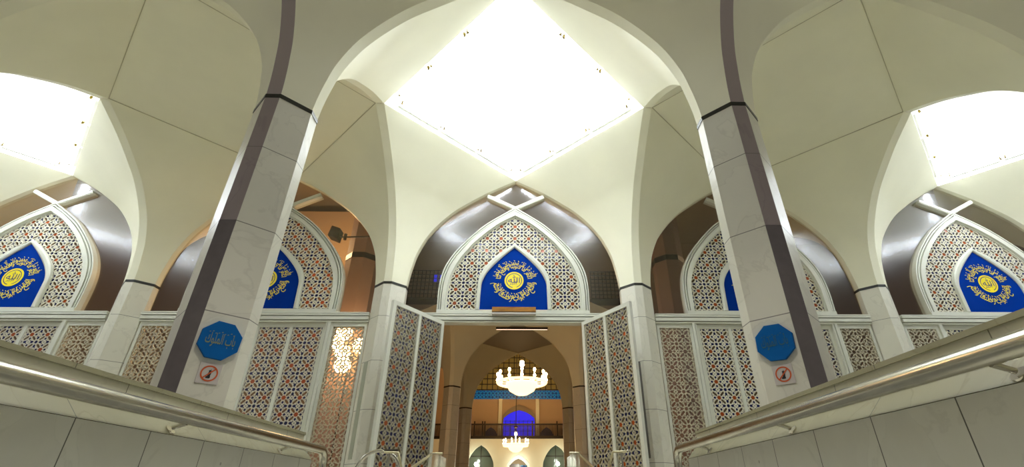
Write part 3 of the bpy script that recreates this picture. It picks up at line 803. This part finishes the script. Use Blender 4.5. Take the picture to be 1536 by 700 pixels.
mb = MB(); molding(mb, [(x*1.05, z*1.0+.25*(z>0)) for x, z in pointed(1.42,2.1,3.3)], pointed(1.42,2.1,3.05), [(0,-.2),(1,-.2)], 0); mb.build('arch_frame', M['brown_wall'], t)
mb = MB()
for i in range(7): mb.box(-1.2+i*.4-.02, -1.2+i*.4+.02, -.15, -.121, 0, 2.2)
for j in range(6): mb.box(-1.4, 1.4, -.15, -.121, j*.42, j*.42+.04)
mb.build('tracery', M['navy'], t)
for s, nm in ((-1,'left'),(1,'right')):
    t = thing('small_blue_window', f'dim blue arched window {nm} of the bright blue one, behind the balcony rail', 'window', (s*2.52, YW, 4.4), 0, 'dim blue side windows')
    mb = MB(); mb.slab(pointed(.62, .8, 1.6), -.1, -.01); mb.build('lit_pane', plain('dim_blue', (.02,.03,.2), .4) if s<0 else bpy.data.materials['dim_blue'], t)
t = thing('balcony', 'dark bronze balcony rail crossing the far end of the hall', 'balcony', (0, 45.0, 5.05))
mb = MB(); mb.box(-9, 9, 0, .9, -.1, .12); mb.build('balcony_floor', M['bronze'], t)
mb = MB(); mb.box(-9, 9, -.06, .04, 1.0, 1.12); mb.build('top_rail', M['bronze'], t)
mb = MB()
for i in range(170): mb.box(-8.9+i*.105-.028, -8.9+i*.105+.028, -.02, .01, .12, 1.0)
tag(mb.build('baluster', M['bronze'], t), kind='stuff')
mb = MB()
for q in (-3.9,-3.2,-3.0,1.2,3.4): mb.box(q-.06, q+.06, -.05, .03, .12, 1.32)
mb.build('rail_post', M['bronze'], t)
# wall with arches under the balcony
mb = MB()
holes = [[(cx+x, z) for x, z in pointed(w, h0, h1, 5)] for cx, w, h0, h1 in ((-3.25,1.15,2.6,4.45),(0,.98,2.7,3.72),(3.25,1.15,2.6,4.45))]
def arcade(mb, x0, x1, z0, z1, holes, y0, y1):
    # strips between openings; openings reach the floor
    out = [(x0, z0)]
    for h in holes:
        pts = h if h[0][0] < h[-1][0] else h[::-1]
        out += pts
    out += [(x1, z0), (x1, z1), (x0, z1)]
    mb.slab(out, y0, y1)
arcade(mb, -9, 9, 0, 4.94, holes, 45.05, 45.3)
struct('wall_hall_arcade', mb, M['plaster'])
for cx, nm in ((-3.25,'left'),(3.25,'right')):
    t = thing('hall_side_bay', f'grey green glazed opening in the {nm} arch under the balcony', 'window', (cx, 45.6, 0), 0, 'glazed arches under the balcony')
    mb = MB(); mb.slab(pointed(1.25, 2.6, 4.6), 0, .05); mb.build('glass_pane', M['grey_glass'], t)
    mb = MB(); mb.box(-1.1,1.1,-.05,0,3.55,3.62); mb.box(-.03,.03,-.05,0,0,4.3); mb.build('glazing_bar', M['bronze'], t)
    t = thing('spot_lamp', f'small dazzling white lamp in the {nm} arch under the balcony', 'light', (cx-(.3 if cx<0 else -.1), 44.5, 2.92), 0, 'white lamps under the balcony')
    mb = MB(); mb.ball((0,0,0), .16, 8); mb.build('lamp_globe', M['lamp_white'], t)
    mb = MB(); mb.tube([(0,0,-2.915),(0,0,-.14)], .03, 8); mb.build('lamp_post', M['bronze'], t)
t = thing('niche_arch', 'white rimmed arch in the middle under the balcony', 'arch', (0, 45.6, 0))
mb = MB(); molding(mb, pointed(.98,2.7,3.72), pointed(.78,2.6,3.4), [(0,-.1),(1,-.1)], .3); mb.build('arch_rim', M['white_paint'], t)
mb = MB(); mb.box(-.75,.1,.2,.25,1.9,3.0); mb.build('dark_board', M['slate'], t)
mb = MB(); mb.box(.12,.7,.2,.25,1.9,2.9); mb.build('tile_board', M['tile_band'], t)

# chandeliers
def chandelier(name, label, loc, rr, hz, nb, top):
    t = thing(name, label, 'chandelier', loc)
    mb = MB(); mb.lathe([(.02,-hz*.42),(rr*.22,-hz*.40),(rr*.48,-hz*.27),(rr*.60,-hz*.08),(rr*.61,0),(rr*.02,.02)], n=32); mb.build('crystal_bowl', M['crystal'], t)
    mb = MB(); mb.lathe([(rr*.86,-.06),(rr*.96,-.10),(rr,0),(rr*.96,.08),(rr*.86,.06),(rr*.86,-.06)], n=48)
    for i in range(nb):
        a = 2*PI*i/nb; mb.tube([(rr*.5*math.cos(a), rr*.5*math.sin(a), -.02), (rr*.9*math.cos(a), rr*.9*math.sin(a), 0)], rr*.025, 6)
    mb.build('lamp_ring', M['crystal'], t)
    for i in range(nb):
        a = 2*PI*i/nb; x, y = rr*.95*math.cos(a), rr*.95*math.sin(a)
        mb = MB(); mb.tube([(x,y,.05),(x,y,hz*.24)], rr*.018, 8); mb.ball((x,y,hz*.29), rr*.05, 6, sz=1.5); mb.ball((x,y,hz*.10), rr*.055, 6); mb.build('candle_bulb', M['bulb'], t)
    mb = MB(); mb.tube([(0,0,0),(0,0,hz*.55),(0,0,hz*.6),(0,0,hz*.75)], [rr*.04,rr*.04,rr*.10,rr*.07], 12); mb.build('centre_bulbs', M['bulb'], t)
    mb = MB(); mb.tube([(0,0,hz*.75),(0,0,top-loc[2]-.002)], .03, 8); mb.lathe([(.02,hz*.98),(rr*.12,hz),(rr*.12,hz*1.1),(.02,hz*1.12)], n=16); mb.build('hanging_rod', M['bronze'], t)
    return t
chandelier('hall_chandelier', 'big blazing chandelier in the arch seen through the open doorway', (.23, 37.0, 8.05), 1.95, 2.2, 12, 16)
chandelier('small_chandelier', 'smaller blazing chandelier hanging below the balcony at the end of the hall', (-.20, 40.0, 3.98), 1.0, 1.25, 10, 16)
# foyer lamp behind the left lattice screen
t = thing('foyer_lamp_stand', 'glowing lamp cluster seen through the plain lattice screen left of the doorway', 'lamp', (-4.12, 11.45, 3.50))
for i, (dx, dz) in enumerate(((0,0),(-.25,.28),(.28,.25),(-.05,.5),(.62,.05),(.58,.42),(.05,-.30))):
    mb = MB(); mb.ball((dx, .15*(i % 3), dz), .19, 8); mb.build('globe', M['lamp_warm'], t)
mb = MB(); mb.tube([(.15,.1,.1),(.15,.1,-3.495)], .02, 8); mb.lathe([(.01,.03),(.22,.02),(.22,0),(.01,0)], (.15,.1,-3.497), 20)
mb.tube([(-.3,.1,.1),(.65,.1,.1)], .015, 6); mb.build('stand', M['bronze'], t)

# ------------------------------------------------------------------ lights
def light(name, typ, loc, e, col, size=None, rot=None):
    d = bpy.data.lights.new(name, typ); d.energy = e; d.color = col
    if typ == 'AREA': d.size = size or 1
    elif size: d.shadow_soft_size = size
    o = bpy.data.objects.new(name, d); COL.objects.link(o); o.location = loc
    if rot: o.rotation_euler = rot
    return o
light('hall_chandelier_light', 'POINT', (.23, 37, 9.2), 190, (1,.72,.42), .8)
light('small_chandelier_light', 'POINT', (-.2, 40, 5.0), 60, (1,.72,.42), .5)
light('foyer_wall_fill', 'POINT', (-6.2, 13.2, 7.4), 260, (1,.62,.30), .3)  # added fill without a fixture, warms the wall behind the left glass
light('foyer_fill_right', 'POINT', (6.5, 13.5, 7.5), 30, (1,.66,.36), .4)  # unseen fill added for the right side of the foyer
light('foyer_fill_middle', 'POINT', (0, 14.0, 8.8), 6, (1,.66,.36), .4)  # weak added fill under the foyer ceiling, no fixture
light('niche_fill', 'POINT', (0, 44.6, 2.9), 60, (.95,1,.85), .1)  # added point light that whitens the rim of the middle arch
light('spot_lamp_left', 'POINT', (-3.55, 44.3, 3.3), 35, (.9,1,.85), .1)
light('spot_lamp_right', 'POINT', (3.35, 44.3, 3.3), 35, (.9,1,.85), .1)
light('passage_fill', 'POINT', (0, 21.5, 5.9), 1.0, (1,.70,.42), .3)  # faint fill added in the passage, no lamp modelled there
light('front_fill_left', 'AREA', (-7, -9, 7), 30, (1,.93,.92), 2.5, (rad(68), 0, rad(-30)))  # added fill from behind the camera for the front faces
light('front_fill_right', 'AREA', (7, -9, 7), 30, (1,.93,.92), 2.5, (rad(68), 0, rad(30)))  # its mirrored partner, also an added unseen fill
sp = light('step_fill_spot', 'SPOT', (0, 1.4, 6.7), 430, (1,.95,.86), .15)  # added unseen spot, brightens the parapets and lower front columns
sp.data.spot_size = rad(84); sp.data.spot_blend = .5
W = bpy.data.worlds.new('night_sky'); SC.world = W; W.use_nodes = True
W.node_tree.nodes['Background'].inputs['Color'].default_value = (.30,.28,.27,1)
W.node_tree.nodes['Background'].inputs['Strength'].default_value = .50

# ------------------------------------------------------------------ camera
f, pit, roll, yaw, cx, cy, X0, ZC = 710.2524, .5107, -.0058, .0313, 802.9311, 347.6982, .1606, .45
r = Vector((math.cos(yaw), -math.sin(yaw), 0)); fw = Vector((math.sin(yaw)*math.cos(pit), math.cos(yaw)*math.cos(pit), math.sin(pit))); up = r.cross(fw)
R2 = r*math.cos(roll) + up*math.sin(roll); U2 = up*math.cos(roll) - r*math.sin(roll)
cam = bpy.data.cameras.new('camera'); co = bpy.data.objects.new('camera', cam); COL.objects.link(co)
co.matrix_world = Matrix(((R2.x,U2.x,-fw.x,X0),(R2.y,U2.y,-fw.y,0),(R2.z,U2.z,-fw.z,ZC),(0,0,0,1)))
cam.sensor_width = 36; cam.lens = f/1536*36; cam.shift_x = -(cx-768)/1536; cam.shift_y = -(350-cy)/1536
cam.clip_start = .05; cam.clip_end = 200
SC.camera = co
vs = SC.view_settings; vs.view_transform = 'Standard'; vs.look = 'None'; vs.gamma = 1; vs.use_curve_mapping = False; vs.exposure = 0
SC.cycles.max_bounces = 14; SC.cycles.diffuse_bounces = 10; SC.cycles.transparent_max_bounces = 24
SC.cycles.use_denoising = True
